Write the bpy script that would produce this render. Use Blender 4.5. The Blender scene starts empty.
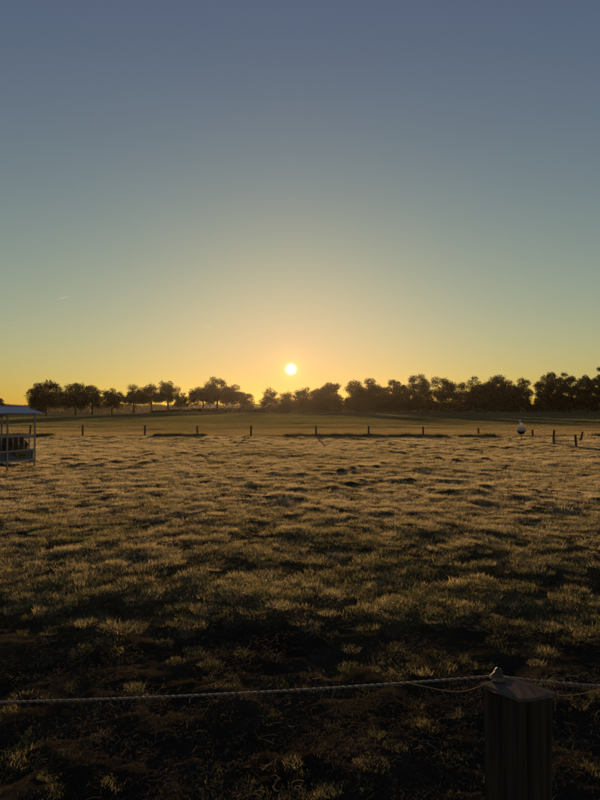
import bpy, bmesh, math, random
import numpy as np
from mathutils import Vector, Matrix

R = math.radians
sc = bpy.context.scene
col = sc.collection

# ------------------------------------------------------------------ camera
CAM_H = 1.6
PITCH = R(0.93)
FPX = 554.0                      # focal length in pixels of the 600x800 photograph
cd = bpy.data.cameras.new('camera')
cam = bpy.data.objects.new('camera', cd)
col.objects.link(cam)
cd.sensor_fit = 'VERTICAL'
cd.sensor_height = 36.0
cd.lens = 36.0 * FPX / 800.0
cd.clip_start = 0.05
cd.clip_end = 20000
cam.location = (0, 0, CAM_H)
cam.rotation_euler = (R(90) + PITCH, 0, 0)
sc.camera = cam

# ------------------------------------------------------------------ sky, sun, exposure
SUN_EL = R(4.1)
SUN_AZ = R(-0.93)                # from +Y, clockwise
sun_dir = Vector((math.sin(SUN_AZ) * math.cos(SUN_EL), math.cos(SUN_AZ) * math.cos(SUN_EL), math.sin(SUN_EL)))

w = bpy.data.worlds.new('World')
sc.world = w
w.use_nodes = True
nt = w.node_tree
N, L = nt.nodes, nt.links
bg = N['Background']
sky = N.new('ShaderNodeTexSky')
sky.sky_type = 'NISHITA'
sky.sun_disc = False
sky.sun_elevation = SUN_EL
sky.sun_rotation = SUN_AZ
sky.air_density = 1.3
sky.dust_density = 0.3
sky.ozone_density = 1.0
# film-like response on the sky's own radiance: a power law per channel with a soft shoulder
#         gain   power  shoulder  softness
SKY = ((1.811, 1.350, 1.140, 0.731),
       (1.450, 1.349, 0.520, 1.895),
       (0.625, 0.725, 0.900, 6.000))
sep = N.new('ShaderNodeSeparateColor'); L.new(sky.outputs[0], sep.inputs[0])
comb = N.new('ShaderNodeCombineColor')
def op(kind, a, b=None):
    m = N.new('ShaderNodeMath'); m.operation = kind
    for k, v in enumerate((a, b)):
        if v is None: continue
        if isinstance(v, (int, float)): m.inputs[k].default_value = v
        else: L.new(v, m.inputs[k])
    return m.outputs[0]
for i, (k_, g_, c_, p_) in enumerate(SKY):
    y = op('MULTIPLY', op('POWER', op('MULTIPLY', sep.outputs[i], 0.1), g_), k_)
    sh = op('POWER', op('ADD', op('POWER', op('DIVIDE', y, c_), p_), 1.0), 1.0 / p_)
    L.new(op('MULTIPLY', op('DIVIDE', y, sh), 10.0), comb.inputs[i])
# the sun's disc and its narrow aureole
tc = N.new('ShaderNodeTexCoord')
dot = N.new('ShaderNodeVectorMath'); dot.operation = 'DOT_PRODUCT'
nrm = N.new('ShaderNodeVectorMath'); nrm.operation = 'NORMALIZE'
L.new(tc.outputs['Generated'], nrm.inputs[0]); L.new(nrm.outputs[0], dot.inputs[0])
dot.inputs[1].default_value = sun_dir
ac = N.new('ShaderNodeMath'); ac.operation = 'ARCCOSINE'; ac.use_clamp = False
L.new(dot.outputs['Value'], ac.inputs[0])
def gauss(width_deg, power):
    d = N.new('ShaderNodeMath'); d.operation = 'DIVIDE'; L.new(ac.outputs[0], d.inputs[0]); d.inputs[1].default_value = R(width_deg)
    q = N.new('ShaderNodeMath'); q.operation = 'POWER'; L.new(d.outputs[0], q.inputs[0]); q.inputs[1].default_value = power
    n_ = N.new('ShaderNodeMath'); n_.operation = 'MULTIPLY'; L.new(q.outputs[0], n_.inputs[0]); n_.inputs[1].default_value = -1
    e = N.new('ShaderNodeMath'); e.operation = 'EXPONENT'; L.new(n_.outputs[0], e.inputs[0])
    return e.outputs[0]
def add_glow(src, fac, rgb, k):
    s = N.new('ShaderNodeVectorMath'); s.operation = 'SCALE'; s.inputs[0].default_value = [c * k for c in rgb]
    L.new(fac, s.inputs['Scale'])
    a = N.new('ShaderNodeVectorMath'); a.operation = 'ADD'; L.new(src, a.inputs[0]); L.new(s.outputs[0], a.inputs[1])
    return a.outputs[0]
out = add_glow(comb.outputs[0], gauss(0.39, 3), (1.0, 0.93, 0.72), 60)
out = add_glow(out, gauss(0.80, 1.0), (1.0, 0.50, 0.06), 6.5)
out = add_glow(out, gauss(3.2, 1.6), (1.0, 0.10, 0.0), 0.6)
L.new(out, bg.inputs[0])
bg.inputs[1].default_value = 0.1

sd = bpy.data.lights.new('sun', 'SUN')
sd.energy = 5.0
sd.angle = R(0.55)
sd.color = (1.0, 0.61, 0.29)
sun = bpy.data.objects.new('sun', sd)
col.objects.link(sun)
sun.rotation_euler = sun_dir.to_track_quat('Z', 'Y').to_euler()
sun.location = sun_dir * 60

vs = sc.view_settings
vs.view_transform = 'Standard'
vs.look = 'None'
vs.gamma = 1.0
vs.exposure = 0.25
vs.use_curve_mapping = False
sc.render.engine = 'CYCLES'
cy = sc.cycles
cy.use_denoising = True
cy.denoising_prefilter = 'NONE'
cy.max_bounces = 6
cy.diffuse_bounces = 2
cy.glossy_bounces = 2
cy.transmission_bounces = 4
cy.volume_bounces = 1
cy.transparent_max_bounces = 6
cy.sample_clamp_indirect = 4.0

# ------------------------------------------------------------------ helpers
def tag(o, label=None, cat=None, group=None, kind=None):
    if label: o['label'] = label
    if cat: o['category'] = cat
    if group: o['group'] = group
    if kind: o['kind'] = kind
    return o

def link(name, me, mat=None, parent=None):
    o = bpy.data.objects.new(name, me)
    col.objects.link(o)
    if mat is not None and me is not None and not me.materials: me.materials.append(mat)
    if parent is not None: o.parent = parent
    return o

def empty(name, loc=(0, 0, 0), rz=0.0):
    o = bpy.data.objects.new(name, None)
    col.objects.link(o)
    o.location = loc
    o.rotation_euler = (0, 0, rz)
    o.empty_display_size = 0.2
    return o

def mesh_np(name, V, F, smooth=False):
    """mesh from numpy verts and an (n,k) face array"""
    me = bpy.data.meshes.new(name)
    V = np.asarray(V, dtype=np.float32); F = np.asarray(F, dtype=np.int32)
    n, k = F.shape
    me.vertices.add(len(V)); me.vertices.foreach_set('co', V.ravel())
    me.loops.add(n * k); me.loops.foreach_set('vertex_index', F.ravel())
    me.polygons.add(n)
    me.polygons.foreach_set('loop_start', np.arange(0, n * k, k, dtype=np.int32))
    try: me.polygons.foreach_set('loop_total', np.full(n, k, dtype=np.int32))
    except Exception: pass
    if smooth: me.polygons.foreach_set('use_smooth', np.ones(n, dtype=bool))
    me.update(calc_edges=True)
    me.validate()
    return me

def bm_mesh(name, bm, smooth=False):
    me = bpy.data.meshes.new(name)
    bm.normal_update()
    bm.to_mesh(me); bm.free()
    if smooth:
        for p in me.polygons: p.use_smooth = True
    return me

def add_box(bm, c, s, rot=None, bevel=0.0):
    g = bmesh.ops.create_cube(bm, size=1.0)
    M = Matrix.Translation(c) @ (rot.to_4x4() if rot else Matrix.Identity(4)) @ Matrix.Diagonal((s[0], s[1], s[2], 1))
    bmesh.ops.transform(bm, matrix=M, verts=g['verts'])
    if bevel:
        es = list({e for v in g['verts'] for e in v.link_edges})
        bmesh.ops.bevel(bm, geom=es, offset=bevel, segments=2, affect='EDGES')

def add_tube(bm, pts, radii, seg=8, cap=True):
    pts = [Vector(p) for p in pts]
    if not hasattr(radii, '__len__'): radii = [radii] * len(pts)
    rings = []
    prev = None
    for i, p in enumerate(pts):
        t = (pts[min(i + 1, len(pts) - 1)] - pts[max(i - 1, 0)]).normalized()
        if prev is None:
            u = t.cross(Vector((0, 0, 1)))
            if u.length < 1e-3: u = t.cross(Vector((1, 0, 0)))
        else:
            u = prev - t * prev.dot(t)
        u.normalize(); prev = u
        v = t.cross(u)
        rings.append([bm.verts.new(p + (u * math.cos(a) + v * math.sin(a)) * radii[i]) for a in [2 * math.pi * k / seg for k in range(seg)]])
    for a, b in zip(rings, rings[1:]):
        for k in range(seg):
            bm.faces.new((a[k], a[(k + 1) % seg], b[(k + 1) % seg], b[k]))
    if cap:
        bm.faces.new(rings[0][::-1]); bm.faces.new(rings[-1])

def tube(name, pts, radii, mat, parent=None, seg=8, smooth=True):
    bm = bmesh.new(); add_tube(bm, pts, radii, seg)
    return link(name, bm_mesh(name, bm, smooth), mat, parent)

def box(name, c, s, mat, parent=None, rot=None, bevel=0.0):
    bm = bmesh.new(); add_box(bm, c, s, rot, bevel)
    return link(name, bm_mesh(name, bm), mat, parent)

def lathe(bm, prof, seg=20, c=(0, 0, 0)):
    rings = []
    for r, z in prof:
        rings.append([bm.verts.new((c[0] + r * math.cos(2 * math.pi * k / seg), c[1] + r * math.sin(2 * math.pi * k / seg), c[2] + z)) for k in range(seg)])
    for a, b in zip(rings, rings[1:]):
        for k in range(seg):
            bm.faces.new((a[k], a[(k + 1) % seg], b[(k + 1) % seg], b[k]))
    bm.faces.new(rings[0][::-1]); bm.faces.new(rings[-1])

# ---- value noise in numpy, for the land's relief
def _hash(ix, iy, seed):
    h = (ix.astype(np.int64) * 374761393 + iy.astype(np.int64) * 668265263 + seed * 974634721) & 0xFFFFFFFF
    h = ((h ^ (h >> 13)) * 1274126177) & 0xFFFFFFFF
    h = (h ^ (h >> 16)) & 0xFFFFFFFF
    return h.astype(np.float64) / 4294967295.0
def vnoise(x, y, seed=0):
    x = np.asarray(x, float); y = np.asarray(y, float)
    ix = np.floor(x); iy = np.floor(y); fx = x - ix; fy = y - iy
    fx = fx * fx * fx * (fx * (fx * 6 - 15) + 10); fy = fy * fy * fy * (fy * (fy * 6 - 15) + 10)
    a = _hash(ix, iy, seed); b = _hash(ix + 1, iy, seed); c = _hash(ix, iy + 1, seed); d = _hash(ix + 1, iy + 1, seed)
    return (a * (1 - fx) + b * fx) * (1 - fy) + (c * (1 - fx) + d * fx) * fy
def fbm(x, y, seed=0, oct=3, gain=0.5):
    s = 0; amp = 1.0; tot = 0; f = 1.0
    for o in range(oct):
        ca, sa = math.cos(0.6 + o * 1.1), math.sin(0.6 + o * 1.1)
        s = s + amp * vnoise((x * ca - y * sa) * f + 17.3 * o, (x * sa + y * ca) * f - 9.1 * o, seed + o * 31)
        tot += amp; amp *= gain; f *= 2.03
    return s / tot
def sstep(a, b, x):
    t = np.clip((np.asarray(x, float) - a) / (b - a), 0, 1)
    return t * t * (3 - 2 * t)

FENCE_Y = 32.0
def bare(x, y):
    """1 where the ground by the near fence is poached to bare soil, 0 in closed turf"""
    n = fbm(x * 0.9, y * 1.3, 5, 3)
    e = 4.2 + 1.8 * (n - 0.5) * 2
    return 1 - sstep(e - 1.2, e + 1.7, y) * sstep(2.6, 3.6, y)
def height(x, y):
    x = np.asarray(x, float); y = np.asarray(y, float)
    past = 1 - sstep(FENCE_Y - 2, FENCE_Y + 5, y)              # rough pasture this side of the far fence
    near = 1 - 0.8 * sstep(9, 24, np.hypot(x, y))
    h = (fbm(x * 1.9, y * 1.7, 11, 3) - 0.5) * 0.06 * (0.35 + 0.65 * past)
    lump = np.clip(vnoise(x * 2.9 + 3, y * 2.9, 71) - 0.68, 0, 1) * 0.24 * sstep(.4, .6, fbm(x * .22, y * .3, 73, 2)) * sstep(6, 12, y)
    h = h + lump * past
    h = h + (fbm(x * 0.16, y * 0.2, 21, 2) - 0.5) * 0.08 * past
    b = bare(x, y)
    h = h + near * ((fbm(x * 4.5, y * 5.0, 33, 3) - 0.5) * 0.055 * (0.8 + 0.6 * b))
    h = h - 0.03 * b + b * (np.abs(fbm(x * 9, y * 9, 37, 3) - 0.5) * -0.05 + (vnoise(x * 16, y * 16, 39) - .5) * 0.012) * near
    # the far field falls away to the left
    h = h - 2.4 * sstep(-42, -108, x) * sstep(45, 190, y)
    # long swells in the field beyond
    h = h + (fbm(x * 0.02, y * 0.03, 41, 2) - 0.5) * 0.5 * sstep(45, 110, y)
    h = h + (fbm(x * 0.33, y * 0.45, 43, 3) - 0.5) * 0.20 * sstep(34, 50, y) * (1 - sstep(80, 130, y))
    return h
def hz(x, y): return float(height(np.array([x]), np.array([y]))[0])

def ground_at(px, py):
    """the spot on level ground that the photograph shows at this pixel"""
    d = Vector((px - 300, FPX, 400 - py))
    c, s = math.cos(PITCH), math.sin(PITCH)
    d = Vector((d.x, d.y * c - d.z * s, d.y * s + d.z * c))
    t = CAM_H / -d.z
    return d.x * t, d.y * t
def at_dist(px, py, Y):
    """the point at depth Y that the photograph shows at this pixel"""
    d = Vector((px - 300, FPX, 400 - py))
    c, s = math.cos(PITCH), math.sin(PITCH)
    d = Vector((d.x, d.y * c - d.z * s, d.y * s + d.z * c))
    t = Y / d.y
    return Vector((d.x * t, Y, CAM_H + d.z * t))

# ------------------------------------------------------------------ materials
def mat(name):
    m = bpy.data.materials.new(name); m.use_nodes = True
    nt = m.node_tree
    for n in list(nt.nodes): nt.nodes.remove(n)
    o = nt.nodes.new('ShaderNodeOutputMaterial')
    return m, nt.nodes, nt.links, o
def ramp(N, stops):
    r = N.new('ShaderNodeValToRGB')
    el = r.color_ramp.elements
    while len(el) < len(stops): el.new(0.5)
    for e, (p, c) in zip(el, stops):
        e.position = p; e.color = (*c, 1)
    return r
def noise(N, L, scale, detail=4, rough=0.55, vec=None):
    n = N.new('ShaderNodeTexNoise'); n.inputs['Scale'].default_value = scale
    n.inputs['Detail'].default_value = detail; n.inputs['Roughness'].default_value = rough
    if vec is not None: L.new(vec, n.inputs['Vector'])
    return n
def principled(N, L, o, rough=0.7, metal=0.0, spec=0.4):
    p = N.new('ShaderNodeBsdfPrincipled')
    p.inputs['Roughness'].default_value = rough
    p.inputs['Metallic'].default_value = metal
    p.inputs['Specular IOR Level'].default_value = spec
    L.new(p.outputs[0], o.inputs['Surface'])
    return p
def bump(N, L, src, p, strength, dist):
    b = N.new('ShaderNodeBump'); b.inputs['Strength'].default_value = strength; b.inputs['Distance'].default_value = dist
    L.new(src, b.inputs['Height']); L.new(b.outputs[0], p.inputs['Normal'])

def simple_mat(name, c0, c1, scale, rough=0.7, metal=0.0, spec=0.4, stretch=(1, 1, 1), bstr=0.3, bdist=0.004):
    m, N, L, o = mat(name)
    p = principled(N, L, o, rough, metal, spec)
    tcn = N.new('ShaderNodeTexCoord'); mp = N.new('ShaderNodeMapping'); mp.inputs['Scale'].default_value = stretch
    L.new(tcn.outputs['Object'], mp.inputs[0])
    n = noise(N, L, scale, 6, 0.6, mp.outputs[0])
    r = ramp(N, [(0.3, c0), (0.7, c1)])
    L.new(n.outputs[0], r.inputs[0]); L.new(r.outputs[0], p.inputs['Base Color'])
    bump(N, L, n.outputs[0], p, bstr, bdist)
    return m

def blade_mat(name, stops, trans=0.55, gloss=0.06):
    """thin leaf: light comes through it as well as off it; the tint differs from plant to plant"""
    m, N, L, o = mat(name)
    at = N.new('ShaderNodeAttribute'); at.attribute_type = 'INSTANCER'; at.attribute_name = 'tint'
    at2 = N.new('ShaderNodeAttribute'); at2.attribute_type = 'GEOMETRY'; at2.attribute_name = 'blade'
    ad = N.new('ShaderNodeMath'); ad.operation = 'ADD'
    mu = N.new('ShaderNodeMath'); mu.operation = 'MULTIPLY_ADD'; mu.inputs[1].default_value = 0.5; mu.inputs[2].default_value = -0.25
    L.new(at2.outputs['Fac'], mu.inputs[0]); L.new(at.outputs['Fac'], ad.inputs[0]); L.new(mu.outputs[0], ad.inputs[1])
    r = ramp(N, stops); L.new(ad.outputs[0], r.inputs[0])
    d = N.new('ShaderNodeBsdfDiffuse'); t = N.new('ShaderNodeBsdfTranslucent'); g = N.new('ShaderNodeBsdfGlossy')
    g.inputs['Roughness'].default_value = 0.45
    L.new(r.outputs[0], d.inputs[0]); L.new(r.outputs[0], t.inputs[0])
    m1 = N.new('ShaderNodeMixShader'); m1.inputs[0].default_value = trans
    L.new(d.outputs[0], m1.inputs[1]); L.new(t.outputs[0], m1.inputs[2])
    m2 = N.new('ShaderNodeMixShader'); m2.inputs[0].default_value = gloss
    L.new(m1.outputs[0], m2.inputs[1]); L.new(g.outputs[0], m2.inputs[2])
    L.new(m2.outputs[0], o.inputs['Surface'])
    return m

def leaf_mat(name, c0, c1, trans=0.35):
    m, N, L, o = mat(name)
    at2 = N.new('ShaderNodeAttribute'); at2.attribute_type = 'GEOMETRY'; at2.attribute_name = 'blade'
    r = ramp(N, [(0.0, c0), (1.0, c1)]); L.new(at2.outputs['Fac'], r.inputs[0])
    d = N.new('ShaderNodeBsdfDiffuse'); t = N.new('ShaderNodeBsdfTranslucent')
    L.new(r.outputs[0], d.inputs[0]); L.new(r.outputs[0], t.inputs[0])
    m1 = N.new('ShaderNodeMixShader'); m1.inputs[0].default_value = trans
    L.new(d.outputs[0], m1.inputs[1]); L.new(t.outputs[0], m1.inputs[2])
    L.new(m1.outputs[0], o.inputs['Surface'])
    return m

# the land: dark soil showing between the blades, turf thatch, and the greener field beyond the fence
def ground_mat():
    m, N, L, o = mat('land')
    p = principled(N, L, o, 1.0, 0, 0.0)
    g = N.new('ShaderNodeNewGeometry')
    n1 = noise(N, L, 2.2, 6, 0.6, g.outputs['Position'])
    soil = ramp(N, [(0.3, (0.017, 0.015, 0.010)), (0.75, (0.046, 0.039, 0.027))]); L.new(n1.outputs[0], soil.inputs[0])
    n2 = noise(N, L, 9.0, 5, 0.65, g.outputs['Position'])
    thatch = ramp(N, [(0.3, (0.035, 0.031, 0.013)), (0.7, (0.115, 0.088, 0.038))]); L.new(n2.outputs[0], thatch.inputs[0])
    n3 = noise(N, L, 0.035, 4, 0.5, g.outputs['Position'])
    field = ramp(N, [(0.35, (0.05, 0.055, 0.020)), (0.65, (0.10, 0.09, 0.034))]); L.new(n3.outputs[0], field.inputs[0])
    at = N.new('ShaderNodeAttribute'); at.attribute_name = 'cover'
    at2 = N.new('ShaderNodeAttribute'); at2.attribute_name = 'field'
    mx = N.new('ShaderNodeMix'); mx.data_type = 'RGBA'; L.new(at.outputs['Fac'], mx.inputs[0]); L.new(soil.outputs[0], mx.inputs[6]); L.new(thatch.outputs[0], mx.inputs[7])
    mx2 = N.new('ShaderNodeMix'); mx2.data_type = 'RGBA'; L.new(at2.outputs['Fac'], mx2.inputs[0]); L.new(mx.outputs[2], mx2.inputs[6]); L.new(field.outputs[0], mx2.inputs[7])
    L.new(mx2.outputs[2], p.inputs['Base Color'])
    n4 = noise(N, L, 38.0, 6, 0.7, g.outputs['Position'])
    bump(N, L, n4.outputs[0], p, 0.8, 0.02)
    return m

M = {}
M['land'] = ground_mat()
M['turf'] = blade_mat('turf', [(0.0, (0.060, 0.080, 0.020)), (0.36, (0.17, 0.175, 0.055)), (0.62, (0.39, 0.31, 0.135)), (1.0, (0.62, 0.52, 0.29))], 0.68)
M['straw'] = blade_mat('straw', [(0.0, (0.04, 0.036, 0.022)), (0.5, (0.10, 0.080, 0.048)), (1.0, (0.27, 0.21, 0.13))], 0.35, 0.0)
M['field'] = blade_mat('field_grass', [(0.0, (0.055, 0.072, 0.022)), (0.5, (0.16, 0.15, 0.052)), (1.0, (0.42, 0.31, 0.14))], 0.65)
M['leaf'] = leaf_mat('leaf', (0.018, 0.022, 0.007), (0.050, 0.050, 0.015), 0.2)
M['leaf_dark'] = leaf_mat('leaf_dark', (0.016, 0.019, 0.007), (0.045, 0.045, 0.015), 0.2)
M['bark'] = simple_mat('bark', (0.035, 0.026, 0.018), (0.09, 0.068, 0.045), 3.0, 0.95, 0, 0.1, (4, 4, 0.6), 0.6, 0.03)
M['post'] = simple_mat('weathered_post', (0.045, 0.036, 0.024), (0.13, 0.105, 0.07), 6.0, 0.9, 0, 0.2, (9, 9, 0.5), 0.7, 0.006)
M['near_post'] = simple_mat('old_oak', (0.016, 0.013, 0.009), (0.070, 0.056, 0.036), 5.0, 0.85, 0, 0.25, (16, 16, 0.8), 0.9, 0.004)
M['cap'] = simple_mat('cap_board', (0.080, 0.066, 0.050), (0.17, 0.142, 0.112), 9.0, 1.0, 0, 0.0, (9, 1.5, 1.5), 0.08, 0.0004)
M['rope_pale'] = simple_mat('rope_pale', (0.26, 0.23, 0.19), (0.42, 0.37, 0.30), 120, 0.8, 0, 0.3, (1, 1, 1), 0.4, 0.001)
M['rope_dark'] = simple_mat('rope_dark', (0.12, 0.10, 0.08), (0.22, 0.19, 0.15), 120, 0.8, 0, 0.3, (1, 1, 1), 0.4, 0.001)
M['twine'] = simple_mat('twine', (0.13, 0.085, 0.04), (0.28, 0.19, 0.09), 150, 0.85, 0, 0.3, (1, 1, 1), 0.3, 0.0006)
M['wire'] = simple_mat('galvanised_wire', (0.05, 0.042, 0.035), (0.11, 0.09, 0.07), 20, 0.8, 0.0, 0.1)
M['zinc'] = simple_mat('galvanised_steel', (0.28, 0.27, 0.25), (0.42, 0.41, 0.38), 7, 0.7, 0.1, 0.3, (1, 1, 1), 0.1, 0.002)
M['roof'] = simple_mat('roof_sheet', (0.50, 0.48, 0.45), (0.62, 0.60, 0.57), 3, 0.5, 0.1, 0.5, (1, 1, 1), 0.05, 0.001)
M['panel'] = simple_mat('trough_sheet', (0.085, 0.10, 0.13), (0.14, 0.16, 0.19), 4, 0.5, 0.3, 0.5, (1, 1, 1), 0.1, 0.002)
M['plaque'] = simple_mat('yellow_green_plate', (0.10, 0.105, 0.035), (0.16, 0.16, 0.05), 3, 0.5, 0, 0.4, (1, 1, 1), 0.05, 0.001)
M['plaque_ink'] = simple_mat('dark_print', (0.03, 0.04, 0.03), (0.05, 0.06, 0.04), 3, 0.6)
M['hay'] = simple_mat('hay_core', (0.07, 0.045, 0.022), (0.20, 0.13, 0.06), 14, 0.95, 0, 0.1, (1, 1, 3), 1.0, 0.03)
M['white_cloth'] = leaf_mat('white_cloth', (0.74, 0.70, 0.66), (0.86, 0.83, 0.80), 0.62)
M['black_ball'] = simple_mat('black_rubber', (0.010, 0.010, 0.011), (0.02, 0.02, 0.022), 4, 0.3, 0, 0.5)
M['jar'] = simple_mat('smoky_plastic', (0.10, 0.11, 0.12), (0.16, 0.17, 0.18), 4, 0.6, 0, 0.2)
M['insulator'] = simple_mat('brown_knob', (0.045, 0.028, 0.016), (0.12, 0.08, 0.045), 40, 0.6, 0, 0.4)

# ------------------------------------------------------------------ the land, one sheet to the horizon
def axis(segs):
    a = []
    for s, e, d0, d1 in segs:
        x = s
        while x < e - 1e-6:
            a.append(x); x += d0 + (d1 - d0) * ((x - s) / (e - s))
    a.append(segs[-1][1])
    return np.array(a)
LAND = 900.0
ys = axis([(-LAND, -60, 60, 40), (-60, -2, 12, 0.5), (-2, 1.4, 0.25, 0.06), (1.4, 7, 0.03, 0.035), (7, 16, 0.035, 0.11), (16, 42, 0.11, 0.45), (42, 130, 0.5, 5), (130, 330, 5, 9), (330, LAND, 12, 70)])
xp = axis([(0, 4, 0.038, 0.045), (4, 11, 0.045, 0.10), (11, 26, 0.10, 0.4), (26, 150, 0.5, 7), (150, 300, 7, 14), (300, LAND, 16, 70)])
xs = np.concatenate([-xp[:0:-1], xp])
X, Y = np.meshgrid(xs, ys)
Z = height(X, Y)
V = np.stack([X.ravel(), Y.ravel(), Z.ravel()], 1)
nx, ny = len(xs), len(ys)
i = np.arange(nx - 1)[None, :] + np.arange(ny - 1)[:, None] * nx
F = np.stack([i, i + 1, i + nx + 1, i + nx], -1).reshape(-1, 4)
me = mesh_np('ground', V, F, True)
cover = np.clip(1 - bare(X, Y), 0, 1).ravel().astype(np.float32)
fieldw = sstep(FENCE_Y - 0.3, FENCE_Y + 1.0, Y + 0.6 * (fbm(X * .8, Y * .8, 3) - .5)).ravel().astype(np.float32)
me.attributes.new('cover', 'FLOAT', 'POINT').data.foreach_set('value', cover)
me.attributes.new('field', 'FLOAT', 'POINT').data.foreach_set('value', fieldw)
ground = link('ground', me, M['land'])
tag(ground, kind='structure')

# ------------------------------------------------------------------ grass: tufts of blades set over the land
rng = np.random.default_rng(7)
def tuft(name, n, rad, lmin, lmax, wid, lean, m, seed, flat=False):
    r = np.random.default_rng(seed)
    V = []; F = []; A = []
    for b in range(n):
        a = r.uniform(0, 2 * math.pi); rr = rad * math.sqrt(r.uniform())
        x0, y0 = rr * math.cos(a), rr * math.sin(a)
        ln = r.uniform(lmin, lmax)
        d = r.uniform(0, 2 * math.pi) if r.uniform() < .6 else a + r.normal(0, .5)
        le = abs(r.normal(lean, 0.25)) if not flat else r.uniform(1.25, 1.52)
        dx, dy = math.cos(d), math.sin(d)
        pa = r.uniform(0, math.pi); px, py = math.cos(pa) * wid * .5, math.sin(pa) * wid * .5
        z0 = -0.012 if not flat else r.uniform(0.0, 0.02)
        k = len(V)
        h1 = ln * .55; l1 = le * .6
        mx, my, mz = x0 + dx * math.sin(l1) * h1, y0 + dy * math.sin(l1) * h1, z0 + math.cos(l1) * h1
        l2 = min(le * 1.45, 1.7 if not flat else 1.6)
        tx, ty, tz = mx + dx * math.sin(l2) * ln * .45, my + dy * math.sin(l2) * ln * .45, mz + math.cos(l2) * ln * .45
        V += [(x0 - px, y0 - py, z0), (x0 + px, y0 + py, z0), (mx + px * .8, my + py * .8, mz), (mx - px * .8, my - py * .8, mz), (tx, ty, tz)]
        F += [(k, k + 1, k + 2), (k, k + 2, k + 3), (k + 3, k + 2, k + 4)]
        A += [r.uniform()] * 5
    me = mesh_np(name, np.array(V), np.array(F))
    me.attributes.new('blade', 'FLOAT', 'POINT').data.foreach_set('value', np.array(A, dtype=np.float32))
    me.materials.append(m)
    return me

def litter(name, n, rad, lmin, lmax, wid, m, seed):
    """dead stalks curling over the ground"""
    r = np.random.default_rng(seed)
    V = []; F = []; A = []
    for b in range(n):
        a = r.uniform(0, 6.283); rr = rad * math.sqrt(r.uniform())
        x, y, z = rr * math.cos(a), rr * math.sin(a), r.uniform(.0, .012)
        h = r.uniform(0, 6.283); turn = r.normal(0, .18); seg = 5; st = r.uniform(lmin, lmax) / seg
        lift = r.uniform(-.002, .010); k = len(V); w_ = wid * r.uniform(.6, 1.4)
        for j in range(seg + 1):
            px, py = -math.sin(h) * w_ * .5, math.cos(h) * w_ * .5
            V += [(x - px, y - py, z), (x + px, y + py, z + w_ * .6)]
            if j < seg: F.append((k + 2 * j, k + 2 * j + 1, k + 2 * j + 3, k + 2 * j + 2))
            x += math.cos(h) * st; y += math.sin(h) * st; z += lift * (1 - 2 * j / seg) + r.normal(0, .002); h += turn + r.normal(0, .2)
        A += [r.uniform()] * (2 * seg + 2)
    me = mesh_np(name, np.array(V), np.array(F))
    me.attributes.new('blade', 'FLOAT', 'POINT').data.foreach_set('value', np.array(A, dtype=np.float32))
    me.materials.append(m)
    return me

def tuft_set(cname, metas):
    c = bpy.data.collections.new(cname)
    for k, me in enumerate(metas):
        c.objects.link(bpy.data.objects.new('%s_%02d' % (cname, k), me))
    return c

def scatter(name, pts, rot, scl, idx, tint, coll):
    me = bpy.data.meshes.new(name)
    n = len(pts)
    me.vertices.add(n); me.vertices.foreach_set('co', np.asarray(pts, np.float32).ravel())
    me.attributes.new('rot', 'FLOAT_VECTOR', 'POINT').data.foreach_set('vector', np.asarray(rot, np.float32).ravel())
    me.attributes.new('scl', 'FLOAT_VECTOR', 'POINT').data.foreach_set('vector', np.asarray(scl, np.float32).ravel())
    me.attributes.new('idx', 'INT', 'POINT').data.foreach_set('value', np.asarray(idx, np.int32))
    me.attributes.new('tint', 'FLOAT', 'POINT').data.foreach_set('value', np.asarray(tint, np.float32))
    o = link(name, me)
    g = bpy.data.node_groups.new(name + '_nodes', 'GeometryNodeTree')
    g.interface.new_socket('Geometry', in_out='INPUT', socket_type='NodeSocketGeometry')
    g.interface.new_socket('Geometry', in_out='OUTPUT', socket_type='NodeSocketGeometry')
    N, L = g.nodes, g.links
    gi = N.new('NodeGroupInput'); go = N.new('NodeGroupOutput')
    ci = N.new('GeometryNodeCollectionInfo'); ci.inputs['Collection'].default_value = coll
    ci.inputs['Separate Children'].default_value = True; ci.inputs['Reset Children'].default_value = True
    ip = N.new('GeometryNodeInstanceOnPoints'); ip.inputs['Pick Instance'].default_value = True
    def named(nm, tp):
        a = N.new('GeometryNodeInputNamedAttribute'); a.data_type = tp; a.inputs['Name'].default_value = nm
        return a.outputs[0]
    L.new(gi.outputs[0], ip.inputs['Points']); L.new(ci.outputs[0], ip.inputs['Instance'])
    L.new(named('idx', 'INT'), ip.inputs['Instance Index'])
    e2r = N.new('FunctionNodeEulerToRotation'); L.new(named('rot', 'FLOAT_VECTOR'), e2r.inputs[0]); L.new(e2r.outputs[0], ip.inputs['Rotation'])
    L.new(named('scl', 'FLOAT_VECTOR'), ip.inputs['Scale'])
    L.new(ip.outputs[0], go.inputs[0])
    md = o.modifiers.new('tufts', 'NODES'); md.node_group = g
    return o

T = []
for k in range(7): T.append(tuft('turf', 210, 0.13, 0.014, 0.052, 0.0020, 0.75, M['turf'], 100 + k))          # 0-6 short turf
for k in range(4): T.append(tuft('tuft_tall', 170, 0.09, 0.025, 0.080, 0.0023, 0.85, M['turf'], 200 + k))        # 7-10 ungrazed tufts
for k in range(4): T.append(litter('straw', 70 if k < 3 else 14, 0.17, 0.012, 0.05 if k < 3 else 0.14, 0.0011, M['straw'], 300 + k))      # 11-14 litter
for k in range(3): T.append(tuft('weed', 26, 0.08, 0.08, 0.22, 0.003, 0.4, M['turf'], 400 + k))               # 15-17 dry stalks
turf_set = tuft_set('turf_tuft', T)

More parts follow.
